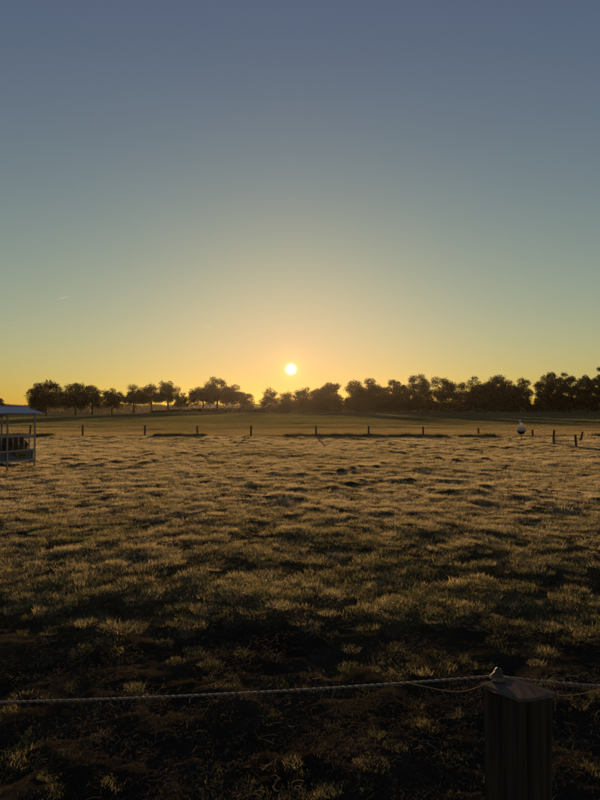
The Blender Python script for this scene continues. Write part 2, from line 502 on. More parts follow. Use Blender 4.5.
def band(y0, y1, dens):
    half0, half1 = 0.60 * y1 + 2.2, 0
    n = int(dens * (y1 - y0) * 2 * half0)
    x = rng.uniform(-half0, half0, n); y = rng.uniform(y0, y1, n)
    k = np.abs(x) < 0.60 * np.maximum(y, 0) + 2.2
    return x[k], y[k]
PX, PY, PS = [], [], []
for y0, y1, dens, s in [(0.6, 5, 170, 0.85), (5, 9, 130, 0.95), (9, 15, 85, 1.1), (15, 23, 52, 1.35), (23, 33.5, 34, 1.65)]:
    x, y = band(y0, y1, dens); PX.append(x); PY.append(y); PS.append(np.full(len(x), s))
px, py, ps = map(np.concatenate, (PX, PY, PS))
b = bare(px, py)
patch = fbm(px * 2.3, py * 2.6, 51, 2)
keep = rng.uniform(size=len(px)) < np.clip((1.0 - 1.15 * b + 0.42 * (patch > 0.66) * b) * (0.25 + 0.2 * sstep(6, 11, py) + (0.75 - 0.2 * sstep(6, 11, py)) * sstep(.36, .52, fbm(px * 4.2, py * 4.2, 57, 2))), 0.13, 1)
px, py, ps, b, patch = px[keep], py[keep], ps[keep], b[keep], patch[keep]
n = len(px)
idx = rng.integers(0, 7, n)
tallm = fbm(px * 1.7, py * 1.9, 61, 2)
isT = (rng.uniform(size=n) < np.where(tallm > 0.62, 0.45, 0.09))
idx = np.where(isT, rng.integers(7, 11, n), idx)
weed = rng.uniform(size=n) < 0.0003
idx = np.where(weed, rng.integers(15, 18, n), idx)
sc_ = ps * rng.uniform(0.75, 1.25, n) * (1 - .4 * b)
sz = sc_ * (0.7 + 0.7 * patch)
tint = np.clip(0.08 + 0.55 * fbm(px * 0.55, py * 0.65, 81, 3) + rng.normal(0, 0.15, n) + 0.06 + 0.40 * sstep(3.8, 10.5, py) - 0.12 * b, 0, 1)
rot = np.stack([rng.normal(0, .10, n), rng.normal(0, .10, n), rng.uniform(0, 6.283, n)], 1)
P = [np.stack([px, py, height(px, py)], 1)]; RR = [rot]; SS = [np.stack([sc_, sc_, sz], 1)]; II = [idx]; TT = [tint]
# trodden straw lying on the bare soil
x, y = band(0.6, 9, 60)
k = rng.uniform(size=len(x)) < 0.25 + 0.75 * bare(x, y); x, y = x[k], y[k]; n = len(x)
s = rng.uniform(0.6, 1.2, n)
P.append(np.stack([x, y, height(x, y) + 0.004], 1)); RR.append(np.stack([rng.normal(0, .12, n), rng.normal(0, .12, n), rng.uniform(0, 6.283, n)], 1))
SS.append(np.stack([s, s, s], 1)); II.append(rng.integers(11, 15, n)); TT.append(rng.uniform(0, 1, n))
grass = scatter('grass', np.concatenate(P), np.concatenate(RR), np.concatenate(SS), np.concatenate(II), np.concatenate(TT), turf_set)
tag(grass, 'short frosted pasture grass with dry tufts and straw over the whole near field', 'grass', kind='stuff')

# smoother meadow beyond the far fence, with a rank strip along the fence
T2 = []
for k in range(5): T2.append(tuft('meadow', 80, 0.30, 0.06, 0.14, 0.010, 0.45, M['field'], 500 + k))
for k in range(3): T2.append(tuft('rank', 90, 0.16, 0.14, 0.36, 0.008, 0.45, M['field'], 600 + k))
meadow_set = tuft_set('meadow_tuft', T2)
PX, PY, PS = [], [], []
for y0, y1, dens, s in [(32.2, 48, 18, 1.3), (48, 75, 9, 1.7), (75, 130, 3.2, 2.3), (130, 236, 1.2, 3.2)]:
    x, y = band(y0, y1, dens); PX.append(x); PY.append(y); PS.append(np.full(len(x), s))
x, y, s = map(np.concatenate, (PX, PY, PS)); n = len(x)
s = s * rng.uniform(.8, 1.2, n)
fx = rng.uniform(-24, 18, 1500); fy = FENCE_Y + rng.normal(0, .2, 1500)
fk = fbm(fx * .5, fy * 0 + 2, 91, 2) > 0.42; fx, fy = fx[fk], fy[fk]; m_ = len(fx)
fs = rng.uniform(.6, 1.0, m_)
ti = np.clip(-0.03 + 0.62 * fbm(x * .05, y * .16, 95, 3) + .16 * (fbm(x * .4, y * 1.1, 96, 2) - .5) + rng.normal(0, .08, n) + .48 * (1 - sstep(36, 60, y)), 0, 1)  # amber rise near the fence puts the sunlit strip into the tint
meadow = scatter('meadow_grass', np.concatenate([np.stack([x, y, height(x, y)], 1), np.stack([fx, fy, height(fx, fy)], 1)]),
                 np.concatenate([np.stack([x * 0, x * 0, rng.uniform(0, 6.28, n)], 1), np.stack([fx * 0, fx * 0, rng.uniform(0, 6.28, m_)], 1)]),
                 np.concatenate([np.stack([s, s, s * .75], 1), np.stack([fs, fs, fs], 1)]),
                 np.concatenate([rng.integers(0, 5, n), rng.integers(5, 8, m_)]), np.concatenate([ti, rng.uniform(.15, .75, m_)]), meadow_set)
tag(meadow, 'smoother green meadow grass beyond the far wire fence up to the trees', 'grass', kind='stuff')

# ------------------------------------------------------------------ trees
def leaves(pts, size, seed, flat=0.35):
    """small pointed leaf sprays as quads, centred on pts"""
    r = np.random.default_rng(seed)
    n = len(pts)
    d = r.normal(size=(n, 3)); d /= np.linalg.norm(d, axis=1)[:, None]
    e = r.normal(size=(n, 3)); e -= d * (e * d).sum(1)[:, None]; e /= np.linalg.norm(e, axis=1)[:, None]
    s = size * r.uniform(.6, 1.35, n)[:, None]
    V = np.stack([pts - d * s, pts + e * s * .55, pts + d * s, pts - e * s * .55], 1).reshape(-1, 3)
    F = np.arange(n * 4).reshape(n, 4)
    A = np.repeat(r.uniform(0, 1, n), 4)
    return V, F, A
def leaf_mesh(name, pts, size, seed, m):
    V, F, A = leaves(pts, size, seed)
    me = mesh_np(name, V, F)
    me.attributes.new('blade', 'FLOAT', 'POINT').data.foreach_set('value', A.astype(np.float32))
    me.materials.append(m)
    return me

def make_tree(X, Y, H, W, clear, seed, m, label, group, dens=1.0, airy=0.0, lean=0.0):
    """H height, W half-width of the crown, clear = height of the bare trunk"""
    r = random.Random(seed); rn = np.random.default_rng(seed)
    z0 = hz(X, Y)
    t = empty('tree', (X, Y, z0), 0)
    tag(t, label, 'tree', group)
    bm = bmesh.new()
    tr = H * 0.024 + 0.08
    fork = clear + (H - clear) * 0.22
    pts = [Vector((0, 0, -0.3)), Vector((0, 0, 0.4)), Vector((r.uniform(-.15, .15), 0, clear * .6)), Vector((lean * .3, r.uniform(-.2, .2), fork))]
    add_tube(bm, pts, [tr * 1.5, tr * 1.1, tr * .9, tr * .75], 8)
    # boughs reaching out to leaf clumps spread through a domed crown
    ch = H - clear
    zc = clear + ch * .42
    clumps = []
    nc = int(34 * (1 + .5 * (1 - airy)))
    for k in range(nc):
        z = 1 - 1.62 * (k + .5) / nc                      # from the top of the dome to its underside
        az = k * 2.39996 + r.uniform(-.5, .5)
        q = max(0, 1 - z ** 2.6) ** .5 if z > 0 else math.sqrt(max(0.3, 1 - .8 * z * z))
        d = r.uniform(.62, .84) if r.random() < .75 else r.uniform(.2, .55)
        d *= 1 + .12 * math.sin(az * 2 + seed) + .1 * math.sin(az * 3 + z * 4 + seed)
        zz = z * (ch * .58 if z > 0 else ch * .42)
        clumps.append(Vector((lean + math.cos(az) * q * W * d, math.sin(az) * q * W * d, zc + zz * (d + .10) + ch * r.uniform(-.07, .05))))
    for k, c in enumerate(clumps):
        if k % 2: continue
        start = pts[3] + Vector((0, 0, r.uniform(-.3, .1) * min(fork, 3)))
        mid = start.lerp(c, .5) + Vector((r.uniform(-.4, .4), r.uniform(-.4, .4), ch * .05))
        add_tube(bm, [start, start.lerp(mid, .5), mid, mid.lerp(c, .6), c], [tr * .45, tr * .36, tr * .26, tr * .15, .03], 5)
        c2 = clumps[min(k + 1, nc - 1)]
        add_tube(bm, [mid, mid.lerp(c2, .5) + Vector((0, 0, .2)), c2], [tr * .2, tr * .13, .025], 4)
    link('trunk', bm_mesh('trunk', bm, True), M['bark'], t)
    P = []
    for c in clumps:
        if r.random() < .02 + airy * .52: continue
        rad = W * r.uniform(.22, .36)
        nl = int(dens * (130 + 45 * (clear < H * .13)) * rad ** 1.75)
        g = rn.normal(size=(nl, 3)); g /= np.linalg.norm(g, axis=1)[:, None]
        g *= (rad * rn.uniform(.1, 1, nl) ** .5 * (1 + .12 * rn.normal(size=nl)))[:, None] * np.array([1.1, 1.1, .75])
        P.append(g + np.array(c))
    P = np.concatenate(P)
    lo = max(clear * .80, .3)
    top = np.quantile(P[:, 2], .998); bot = np.quantile(P[:, 2], .004)
    P[:, 2] = lo + (P[:, 2] - bot) * (H - lo) / (top - bot)
    wx = np.quantile(np.abs(P[:, 0] - lean), .985)
    P[:, :2] *= W / wx
    link('crown', leaf_mesh('crown', P, 0.22, seed, m), None, t)
    return t

# px of the trunk, top y, half-width, base y, depth, share of the height that is bare trunk, dark, density, airiness, label
ROW = 'oaks standing in the hedge row on the left'
ROW2 = 'trees of the dense row on the right'
MID = 'trees in the mist under the sun'
TREES = [
 (-7, 396, 11, 419, 215, .15, 0, 1.0, .0, 'tree cut off by the left edge of the picture behind the feeder roof', ROW),
 (46, 381.5, 17, 419, 205, .26, 0, 1.15, .05, 'broadest round oak on the left, nearest the feeder roof', ROW),
 (75.5, 383.5, 14, 417, 210, .32, 0, 1.0, .15, 'round oak second from the feeder, its crown grown into the next', ROW),
 (92, 385.5, 11, 416.3, 214, .34, 0, 1.0, .15, 'narrower oak third from the feeder, leaning into its left neighbour', ROW),
 (112, 389, 10.5, 415, 220, .36, 0, .95, .25, 'lowest round oak of the left row, fourth from the feeder', ROW),
 (133.5, 385, 12, 414.2, 225, .40, 0, .95, .3, 'oak fifth from the feeder with a tall bare trunk', ROW),
 (151, 384.5, 10.5, 413.6, 229, .42, 0, .95, .3, 'oak sixth from the feeder, narrow crown between two taller ones', ROW),
 (168, 381.5, 11, 412.8, 234, .40, 0, .9, .3, 'tall slim oak seventh from the feeder, end of the even row', ROW),
 (181.5, 393, 7.5, 412.6, 236, .38, 0, .8, .4, 'small low tree between the slim oak and the spreading group', ROW),
 (203, 387.5, 15, 412.6, 236, .42, 0, .95, .2, 'flat spreading tree on the left flank of the tallest oak', ROW),
 (217, 377.5, 13, 412.6, 240, .40, 0, .9, .35, 'tallest oak left of the sun with see-through top', ROW),
 (232.5, 385.5, 12.5, 412.6, 236, .38, 0, 1.0, .15, 'round oak on the right flank of the tallest left oak', ROW),
 (247.5, 394, 7, 412.6, 240, .25, 0, .95, .2, 'small bushy tree ending the left group, before the gap', ROW),
 (270.5, 388, 10, 412.8, 238, .30, 0, .8, .5, 'sparse spiky tree standing alone just left below the sun', MID),
 (287, 392, 9.5, 412.8, 246, .15, 0, .9, .3, 'low misty tree directly under the sun', MID),
 (304, 387.5, 11, 412.8, 244, .16, 0, .95, .25, 'domed misty tree just right of the sun', MID),
 (327, 383.5, 15, 412.8, 238, .10, 1, 1.2, .05, 'broad full tree ending the misty group before the notch', MID),
 (366, 380, 20, 412.8, 234, .06, 1, 1.3, .0, 'wide domed tree starting the dense right row', ROW2),
 (396, 380.5, 14, 412.8, 238, .08, 1, 1.2, .1, 'lower shouldered tree second in the dense right row', ROW2),
 (418, 375.5, 14, 412.8, 238, .10, 1, 1.1, .15, 'tall tree third in the dense right row', ROW2),
 (441, 377.5, 15, 412.8, 238, .22, 1, .95, .4, 'tree fourth in the dense right row, sky showing through its crown', ROW2),
 (460, 382.5, 11, 412.8, 242, .22, 1, .9, .35, 'lowest tree of the dense right row with a pale gap under it', ROW2),
 (477.5, 377.5, 12, 412.8, 238, .12, 1, 1.0, .25, 'tree sixth in the dense right row, lacy left side', ROW2),
 (497, 376.5, 17, 412.8, 236, .06, 1, 1.35, .0, 'widest solid dark tree of the right row, above the white trap', ROW2),
 (519.5, 379, 13, 412.8, 238, .12, 1, 1.05, .2, 'tree left of the deep notch in the right row', ROW2),
 (549, 373, 14.5, 412.8, 234, .10, 1, 1.1, .2, 'tall tree right of the deep notch in the right row', ROW2),
 (571, 373.5, 13, 412.8, 234, .10, 1, 1.05, .25, 'tall tree next to last before the right edge', ROW2),
 (588, 376, 12, 412.8, 238, .08, 1, 1.2, .05, 'dark tree squeezed between two taller ones by the right edge', ROW2),
 (605, 367.5, 12, 412.8, 234, .10, 1, 1.1, .1, 'tallest tree, cut off by the right edge of the picture', ROW2),
]
for k, (tx, top, hw, by, Yd, cl, dk, dn, ai, lab, grp) in enumerate(TREES):
    p = at_dist(tx, by, Yd)
    H = at_dist(tx, top, Yd).z - hz(p.x, Yd)
    Wd = hw * Yd / FPX
    make_tree(p.x, Yd, H, Wd, H * cl, 900 + k * 7, M['leaf_dark'] if dk else M['leaf'], lab, grp, dn, ai)

# ---- hedges and undergrowth along the foot of the trees
def hedge(name, x0px, x1px, Yd, prof, seed, label, m, dens=26, depth=2.2):
    """prof(px) gives the y pixel of its top"""
    r = np.random.default_rng(seed)
    xa = (x0px - 300) / FPX * Yd; xb = (x1px - 300) / FPX * Yd
    n = int((xb - xa) * dens * 9)
    x = r.uniform(xa, xb, n)
    pxl = 300 + x * FPX / Yd
    top = CAM_H + (409.0 - np.array([prof(q) for q in pxl])) * Yd / FPX
    top = top * (0.82 + 0.36 * fbm(x * .45, x * 0 + seed, seed, 3))
    yy = Yd + r.normal(0, depth * .5, n)
    g = height(x, yy)
    u = r.uniform(0, 1, n) ** .8
    P = np.stack([x, yy, g + u * (top - g) ], 1)
    o = empty(name, ((xa + xb) / 2, Yd, hz((xa + xb) / 2, Yd)))
    tag(o, label, 'hedge')
    P -= np.array(o.location)
    link('foliage', leaf_mesh('foliage', P, 0.26, seed, m), None, o)
    bm = bmesh.new()
    q = xa + 1
    rr = random.Random(seed)
    while q < xb - 1:
        yq = Yd + rr.uniform(-.6, .6)
        g0 = hz(q, yq)
        pq = 300 + q * FPX / Yd
        tp = CAM_H + (409.0 - prof(pq)) * Yd / FPX
        b0 = Vector((q, yq, g0 - .2)) - o.location
        add_tube(bm, [b0, b0 + Vector((rr.uniform(-.3, .3), rr.uniform(-.3, .3), (tp - g0) * .5 + .2)), b0 + Vector((rr.uniform(-.7, .7), rr.uniform(-.5, .5), (tp - g0) * .8 + .2))], [.07, .05, .02], 4)
        q += rr.uniform(1.2, 2.4)
    s = link('stems', bm_mesh('stems', bm, True), M['bark'], o)
    s['kind'] = 'stuff'
    return o
def lin(tab):
    xs_, ys_ = zip(*tab)
    return lambda q: float(np.interp(q, xs_, ys_))
hedge('hedge', 150, 262, 241, lin([(150, 411), (175, 409.5), (200, 408.5), (262, 408)]), 31, 'low dark hedge running under the oaks left of the sun', M['leaf'], 24)
hedge('hedge', 262, 345, 243, lin([(262, 407.5), (285, 405), (310, 404), (345, 400)]), 32, 'misty hedge and scrub at the foot of the trees under the sun', M['leaf'], 26)
hedge('undergrowth', 345, 470, 242, lin([(345, 399), (366, 396), (385, 401), (400, 397), (430, 400), (452, 404), (470, 402)]), 33, 'tall dark undergrowth filling the left half of the right tree row', M['leaf_dark'], 34, 3)
hedge('undergrowth', 470, 640, 242, lin([(470, 402), (497, 396), (520, 400), (533, 405), (545, 398), (562, 402), (580, 396), (640, 396)]), 34, 'tall dark undergrowth filling the right end of the tree row', M['leaf_dark'], 34, 3)

# ---- the woods far behind, one soft mass in the mist
def far_wood():
    r = np.random.default_rng(77)
    P = []
    for Yd, dens, lo, hi in [(620, 5, 407.5, 403), (800, 6, 406, 402.5)]:
        xa, xb = -0.60 * Yd, 0.62 * Yd
        n = int((xb - xa) * dens * 9)
        x = r.uniform(xa, xb, n)
        pxl = 300 + x * FPX / Yd
        nse = fbm(pxl * .07, pxl * 0 + Yd, 9, 3)
        topy = lo + (hi - lo) * np.clip(nse * 1.9 - .5, 0, 1)
        top = CAM_H + (409 - topy) * Yd / FPX
        yy = Yd + r.normal(0, 8, n)
        g = height(x, yy)
        P.append(np.stack([x, yy, g + r.uniform(0, 1, n) ** .75 * (top - g)], 1))
    o = link('far_wood', leaf_mesh('far_wood', np.concatenate(P), 0.9, 5, M['leaf']))
    tag(o, 'pale misty line of woods far behind the tree row', 'wood', kind='stuff')
far_wood()

# ------------------------------------------------------------------ far wire fence
fence = empty('wire_fence', (0, FENCE_Y, 0))
tag(fence, 'far wire fence of low wooden posts crossing the pasture', 'fence')
def far_post(px_, base, top, lean=0.0, label=None, thick=.055):
    gx, gy = ground_at(px_, base)
    Yd = FENCE_Y if abs(base - 437.3) < 1.6 else gy
    gx = (px_ - 300) / FPX * Yd
    g = hz(gx, Yd)
    h = at_dist(px_, top, Yd).z - g
    bm = bmesh.new()
    rr = random.Random(int(px_ * 10))
    t = [Vector((gx, Yd, g - .25)), Vector((gx, Yd, g)), Vector((gx + lean * h * .5, Yd + rr.uniform(-.02, .02), g + h * .5)), Vector((gx + lean * h, Yd + rr.uniform(-.03, .03), g + h))]
    add_tube(bm, t, [thick * 1.05, thick, thick * .97, thick * .93], 8)
    o = link('post', bm_mesh('post', bm, False), M['post'], fence)
    o.matrix_parent_inverse = fence.matrix_world.inverted()
    o.location = (0, 0, 0)
    # vertices were laid in world space; bring them into the fence's own space
    o.data.transform(Matrix.Translation((0, -FENCE_Y, 0)))
    o.matrix_parent_inverse = Matrix.Identity(4)
    if label: o['label'] = label
    return Vector((gx, Yd, g)), h, lean
posts = []
for px_, base, top, ln in [(-80, 437.5, 425, 0), (-25, 437.5, 425, 0), (30.5, 437.5, 425.3, .02), (83, 437.3, 425.3, -.02), (145, 437, 425, .01), (197.5, 437, 425.8, -.03), (251, 437, 425.5, .02),
                       (316, 437, 425.5, 0), (368.5, 437, 426, .02), (423, 437, 426.5, 0), (478.5, 437.5, 428, -.02), (532.5, 438, 429.5, .0)]:
    posts.append(far_post(px_, base, top, ln))
side = [far_post(553.5, 443.8, 430, .01), far_post(576, 447, 434.5, -.10, 'post tipping to the left', .05)]
back = far_post(580, 441, 431.5, .22, 'post leaning hard to the right', .05)
def strand(a, b, f, sag):
    (p, h, l), (q, k, m2) = a, b
    A = p + Vector((l * h * f, -.05, h * f)); B = q + Vector((m2 * k * f, -.05, k * f))
    pts = [A.lerp(B, t / 6) - Vector((0, 0, sag * 4 * (t / 6) * (1 - t / 6))) - Vector((0, FENCE_Y, 0)) for t in range(7)]
    bm = bmesh.new(); add_tube(bm, pts, .003, 4)
    link('wire', bm_mesh('wire', bm, True), M['wire'], fence)
for a, b in list(zip(posts, posts[1:])) + [(posts[-1], side[0]), (side[0], side[1])]:
    for f, sg in ((.9, .03), (.5, .05)): strand(a, b, f, sg)

# ------------------------------------------------------------------ roofed hay feeder at the left edge
u = Vector((.38, .925, 0)).normalized(); wv = Vector((-u.y, u.x, 0))
cx_, cy_ = ground_at(34.5, 468.0)
yaw = math.atan2(u.y, u.x)
fz = hz(cx_, cy_)
feeder = empty('hay_feeder', (cx_, cy_, fz), yaw)        # local x runs back along the feeder, +x away; local y to its far side
tag(feeder, 'galvanised hay feeder with pale sheet roof at the left edge', 'hay feeder')
BAY, NB, WID = .86, 3, 1.25
LEN = BAY * NB
EAVE, RIDGE = 1.50, 1.655
def loc(px_, py_, pz_): return Vector((px_, py_, pz_))
for bx in range(NB + 1):
    for yy in (0, WID):
        x_ = -bx * BAY
        wpt = feeder.matrix_basis @ Vector((x_, yy, 0))
        dz = hz(wpt.x, wpt.y) - fz
        bm = bmesh.new(); add_box(bm, (x_, yy, (EAVE + dz - .06) / 2), (.038, .038, EAVE - dz + .06), None, .005)
        link('post', bm_mesh('post', bm), M['zinc'], feeder)
for yy in (0, WID):
    for z_, th in ((.86, .04), (.48, .045), (.22, .045), (EAVE - .04, .045)):
        box('rail', (-LEN / 2, yy + (.006 if yy == 0 else -.006), z_), (LEN + .06, th * .8, th), M['zinc'], feeder, None, .005)
    k = 0
    for bx in range(NB):
        for j in (1, 2, 3, 4):
            x_ = -(bx + j / 5) * BAY
            tube('bar', [(x_, yy + .004, .50), (x_, yy + .004, .86)], .013, M['zinc'], feeder, 8)
for x_ in (0, -LEN):
    for z_, th in ((.86, .04), (.48, .045), (.22, .045), (EAVE - .04, .045)):
        box('rail', (x_ + (-.006 if x_ == 0 else .006), WID / 2, z_), (th * .8, WID - .06, th), M['zinc'], feeder, None, .005)
    for j in range(1, 6):
        y_ = WID * j / 6
        tube('bar', [(x_, y_, .50), (x_, y_, .86)], .013, M['zinc'], feeder, 8)
    box('trough_panel', (x_ + (-.02 if x_ == 0 else .02), WID / 2, .35), (.006, WID - .06, .215), M['panel'], feeder)
for bx in range(NB):
    for yy in (.022, WID - .022):
        x_ = -(bx + .5) * BAY
        tp = box('trough_panel', (x_, yy, .35), (BAY - .058, .006, .215), M['panel'], feeder)
        if bx == 0 and yy < .1:
            bm = bmesh.new(); add_box(bm, (x_ + .03, yy - .007, .355), (.36, .006, .19))
            pl = link('plaque', bm_mesh('plaque', bm), M['plaque'], feeder)
            bm = bmesh.new(); add_box(bm, (x_ + .03, yy - .0115, .345), (.24, .003, .05)); add_box(bm, (x_ - .02, yy - .0115, .39), (.10, .003, .025))
            link('print', bm_mesh('print', bm), M['plaque_ink'], pl)
            pl['label'] = 'yellow-green plate with dark print on the trough'
box('trough_floor', (-LEN / 2, WID / 2, .235), (LEN - .08, WID - .08, .012), M['panel'], feeder)
# roof sheets, corrugated down the slope
def roof_slope(sign):
    for sidx in range(3):
        bm = bmesh.new()
        x0 = .13 - sidx * (LEN + .26) / 3; x1 = x0 - (LEN + .26) / 3 - .02
        nn = 45
        rows = []
        for yv, zv in ((WID / 2 + .004 * sign, RIDGE), (WID / 2 + sign * (WID / 2 + .18), EAVE - .035)):
            rows.append([bm.verts.new((x0 + (x1 - x0) * k / nn, yv, zv + .009 * math.sin(k * 2 * math.pi / 5) + .004 * sidx)) for k in range(nn + 1)])
        top = []
        for k in range(nn):
            top.append(bm.faces.new((rows[0][k], rows[0][k + 1], rows[1][k + 1], rows[1][k])))
        bmesh.ops.recalc_face_normals(bm, faces=bm.faces)
        bmesh.ops.solidify(bm, geom=list(bm.faces), thickness=.003)
        link('roof_sheet', bm_mesh('roof_sheet', bm, False), M['roof'], feeder)
roof_slope(-1); roof_slope(1)
box('ridge_cap', (-LEN / 2, WID / 2, RIDGE + .018), (LEN + .28, .14, .012), M['roof'], feeder, None, .003)
for x_ in (.02, -LEN / 2, -LEN - .02):
    for sgn in (-1, 1):
        a = Vector((x_, WID / 2, RIDGE - .02)); b = Vector((x_, WID / 2 + sgn * (WID / 2 + .1), EAVE - .035))
        tube('rafter', [a, b], .016, M['zinc'], feeder, 6)
# fodder inside
def hay_lump(name, c, s, seed, label):
    o = empty(name, feeder.matrix_basis @ Vector(c), yaw)
    tag(o, label, 'hay', 'hay in the feeder')
    bm = bmesh.new()
    bmesh.ops.create_icosphere(bm, subdivisions=4, radius=1)
    r = random.Random(seed)
    for v in bm.verts:
        d = v.co.normalized()
        k = 1 + .16 * math.sin(d.x * 5 + seed) * math.cos(d.y * 6 + seed * 2) + .08 * math.sin(d.z * 11 + d.x * 9) + r.uniform(-.05, .05)
        e = Vector([math.copysign(abs(q) ** .55, q) for q in d])
        v.co = Vector((e.x * s[0] * k, e.y * s[1] * k, e.z * s[2] * k))
        if v.co.z < 0: v.co.z = max(v.co.z, -s[2] * .95)
    link('core', bm_mesh('core', bm, False), M['hay'], o)
    rn = np.random.default_rng(seed)
    n = 900
    d = rn.normal(size=(n, 3)); d /= np.linalg.norm(d, axis=1)[:, None]
    P = np.sign(d) * np.abs(d) ** .55 * np.array(s) * 1.02
    P = P[P[:, 2] > -s[2] * .6]; n = len(P)
    dr = rn.normal(size=(n, 3)) * np.array([1, 1, .7]); dr /= np.linalg.norm(dr, axis=1)[:, None]
    l = rn.uniform(.05, .14, n)[:, None]
    sd_ = rn.normal(size=(n, 3)) * .003
    Vv = np.stack([P - dr * l * .5 - sd_, P - dr * l * .5 + sd_, P + dr * l * .5], 1).reshape(-1, 3)
    me = mesh_np('stalks', Vv, np.arange(n * 3).reshape(n, 3))
    me.attributes.new('blade', 'FLOAT', 'POINT').data.foreach_set('value', np.repeat(rn.uniform(0, 1, n), 3).astype(np.float32))
    st = link('stalks', me, M['straw'], o)
    st['kind'] = 'stuff'
hay_lump('hay_heap', (-.44, .62, .53), (.41, .54, .29), 3, 'brown heap of hay in the bay of the feeder seen through the bars')
hay_lump('hay_heap', (-1.36, .60, .58), (.40, .50, .33), 4, 'taller brown heap of hay in the feeder, at the very left edge')

# ------------------------------------------------------------------ white horse-fly trap on its stake, beside the far fence
TY = 28.5
tp = at_dist(521.3, 434, TY)
tg = hz(tp.x, TY)
trap = empty('fly_trap', (tp.x, TY, tg))
tag(trap, 'white cone fly trap with black ball beneath, beside the far fence', 'fly trap')
def tz(py_): return at_dist(521, py_, TY).z - tg
z_top, z_neck, z_rim, z_ball = tz(419.8), tz(422.6), tz(430.6), tz(434.6)
rim = 5.1 * TY / FPX
tube('stake', [(0, 0, -.3), (0, 0, z_ball * .9), (0, 0, z_neck)], [.016, .016, .012], M['post'], trap, 8)
bm = bmesh.new()
prof = [(rim, z_rim - .02), (rim * .98, z_rim), (rim * .70, z_rim + (z_neck - z_rim) * .36), (rim * .40, z_rim + (z_neck - z_rim) * .72), (.055, z_neck), (.050, z_neck + .01)]
lathe(bm, prof, 28)
for v in bm.verts:
    if v.co.z < z_rim + .01:
        a = math.atan2(v.co.y, v.co.x); v.co.z += .012 * math.sin(a * 4)
link('cone', bm_mesh('cone', bm, True), M['white_cloth'], trap)
bm = bmesh.new(); lathe(bm, [(.05, z_neck + .01), (.062, z_neck + .03), (.062, z_top - .03), (.045, z_top - .005), (.02, z_top)], 20)
link('collecting_jar', bm_mesh('collecting_jar', bm, True), M['jar'], trap)
bm = bmesh.new(); bmesh.ops.create_uvsphere(bm, u_segments=24, v_segments=14, radius=.195)
bmesh.ops.translate(bm, verts=bm.verts, vec=(0, 0, z_ball + .195))
link('ball', bm_mesh('ball', bm, True), M['black_ball'], trap)

# ------------------------------------------------------------------ near fence post with its cap board and the rope
PT = 1.02
def top_pt(px_, py_, z=PT):
    d = Vector((px_ - 300, FPX, 400 - py_)); c, s = math.cos(PITCH), math.sin(PITCH)
    d = Vector((d.x, d.y * c - d.z * s, d.y * s + d.z * c)); t = (CAM_H - z) / -d.z
    return Vector((d.x * t, d.y * t, z))
pl_, pf_, pr_ = top_pt(482, 685), top_pt(519, 700), top_pt(554, 694.5)
pb_ = pl_ + pr_ - pf_
ctr = (pl_ + pr_) / 2
gz = hz(ctr.x, ctr.y)
npost = empty('fence_post', (ctr.x, ctr.y, gz))
tag(npost, 'thick dark wooden fence post in the near right corner with a brown cap board', 'fence post')
def post_mesh():
    bm = bmesh.new()
    corners = [pl_, pf_, pr_, pb_]
    rr = random.Random(4)
    nseg = 14; nside = 9
    rings = []
    for k in range(nseg + 1):
        z = -.5 + (PT - gz - .006 + .5) * k / nseg
        ring = []
        for c in range(4):
            a, b = corners[c] - ctr, corners[(c + 1) % 4] - ctr
            for j in range(nside):
                t = j / nside
                q = a.lerp(b, t) * (.965 + .012 * math.sin(z * 5 + c))
                rough = (vnoise(np.array([c * 9 + j * .8]), np.array([z * 2.0]), 13)[0] - .5) * .006
                if j == 0: q = q * .975
                crack = -.012 if (c == 1 and j == 3) else (-.003 if (c == 0 and j in (4, 7)) else 0)
                q = q * (1 + (rough + crack) / .055)
                ring.append(bm.verts.new((q.x, q.y, z)))
        rings.append(ring)
    m_ = len(rings[0])
    for a, b in zip(rings, rings[1:]):
        for k in range(m_): bm.faces.new((a[k], a[(k + 1) % m_], b[(k + 1) % m_], b[k]))
    bm.faces.new(rings[-1]); bm.faces.new(rings[0][::-1])
    return bm_mesh('shaft', bm, False)
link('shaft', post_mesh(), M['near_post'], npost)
def cap_mesh():
    bm = bmesh.new()
    cs = [(c - ctr) * 1.09 for c in (pl_, pf_, pr_, pb_)]
    n_ = 10
    grid = []
    for zt in (0, .007):
        g = []
        for a in range(n_ + 1):
            row = []
            for b_ in range(n_ + 1):
                s, t = a / n_, b_ / n_
                q = cs[0] * (1 - s) * (1 - t) + cs[1] * s * (1 - t) + cs[2] * s * t + cs[3] * (1 - s) * t
                z = PT - gz + zt - .004 + .004 * (t - .5) ** 2 + .001 * math.sin(s * 3 + t * 5)
                if a in (0, n_) or b_ in (0, n_): q = q * (1 + (vnoise(np.array([a * 1.7 + zt * 50]), np.array([b_ * 1.3]), 8)[0] - .5) * .03)
                row.append(bm.verts.new((q.x, q.y, z)))
            g.append(row)
        grid.append(g)
    lo, hi = grid
    for a in range(n_):
        for b_ in range(n_):
            bm.faces.new((hi[a][b_], hi[a + 1][b_], hi[a + 1][b_ + 1], hi[a][b_ + 1]))
            bm.faces.new((lo[a][b_], lo[a][b_ + 1], lo[a + 1][b_ + 1], lo[a + 1][b_]))
    per = [(a, 0) for a in range(n_)] + [(n_, b_) for b_ in range(n_)] + [(a, n_) for a in range(n_, 0, -1)] + [(0, b_) for b_ in range(n_, 0, -1)]
    for (a, b_), (c, d) in zip(per, per[1:] + per[:1]):
        bm.faces.new((lo[a][b_], lo[c][d], hi[c][d], hi[a][b_]))
    bmesh.ops.recalc_face_normals(bm, faces=bm.faces)
    return bm_mesh('cap_board', bm)
link('cap_board', cap_mesh(), M['cap'], npost)
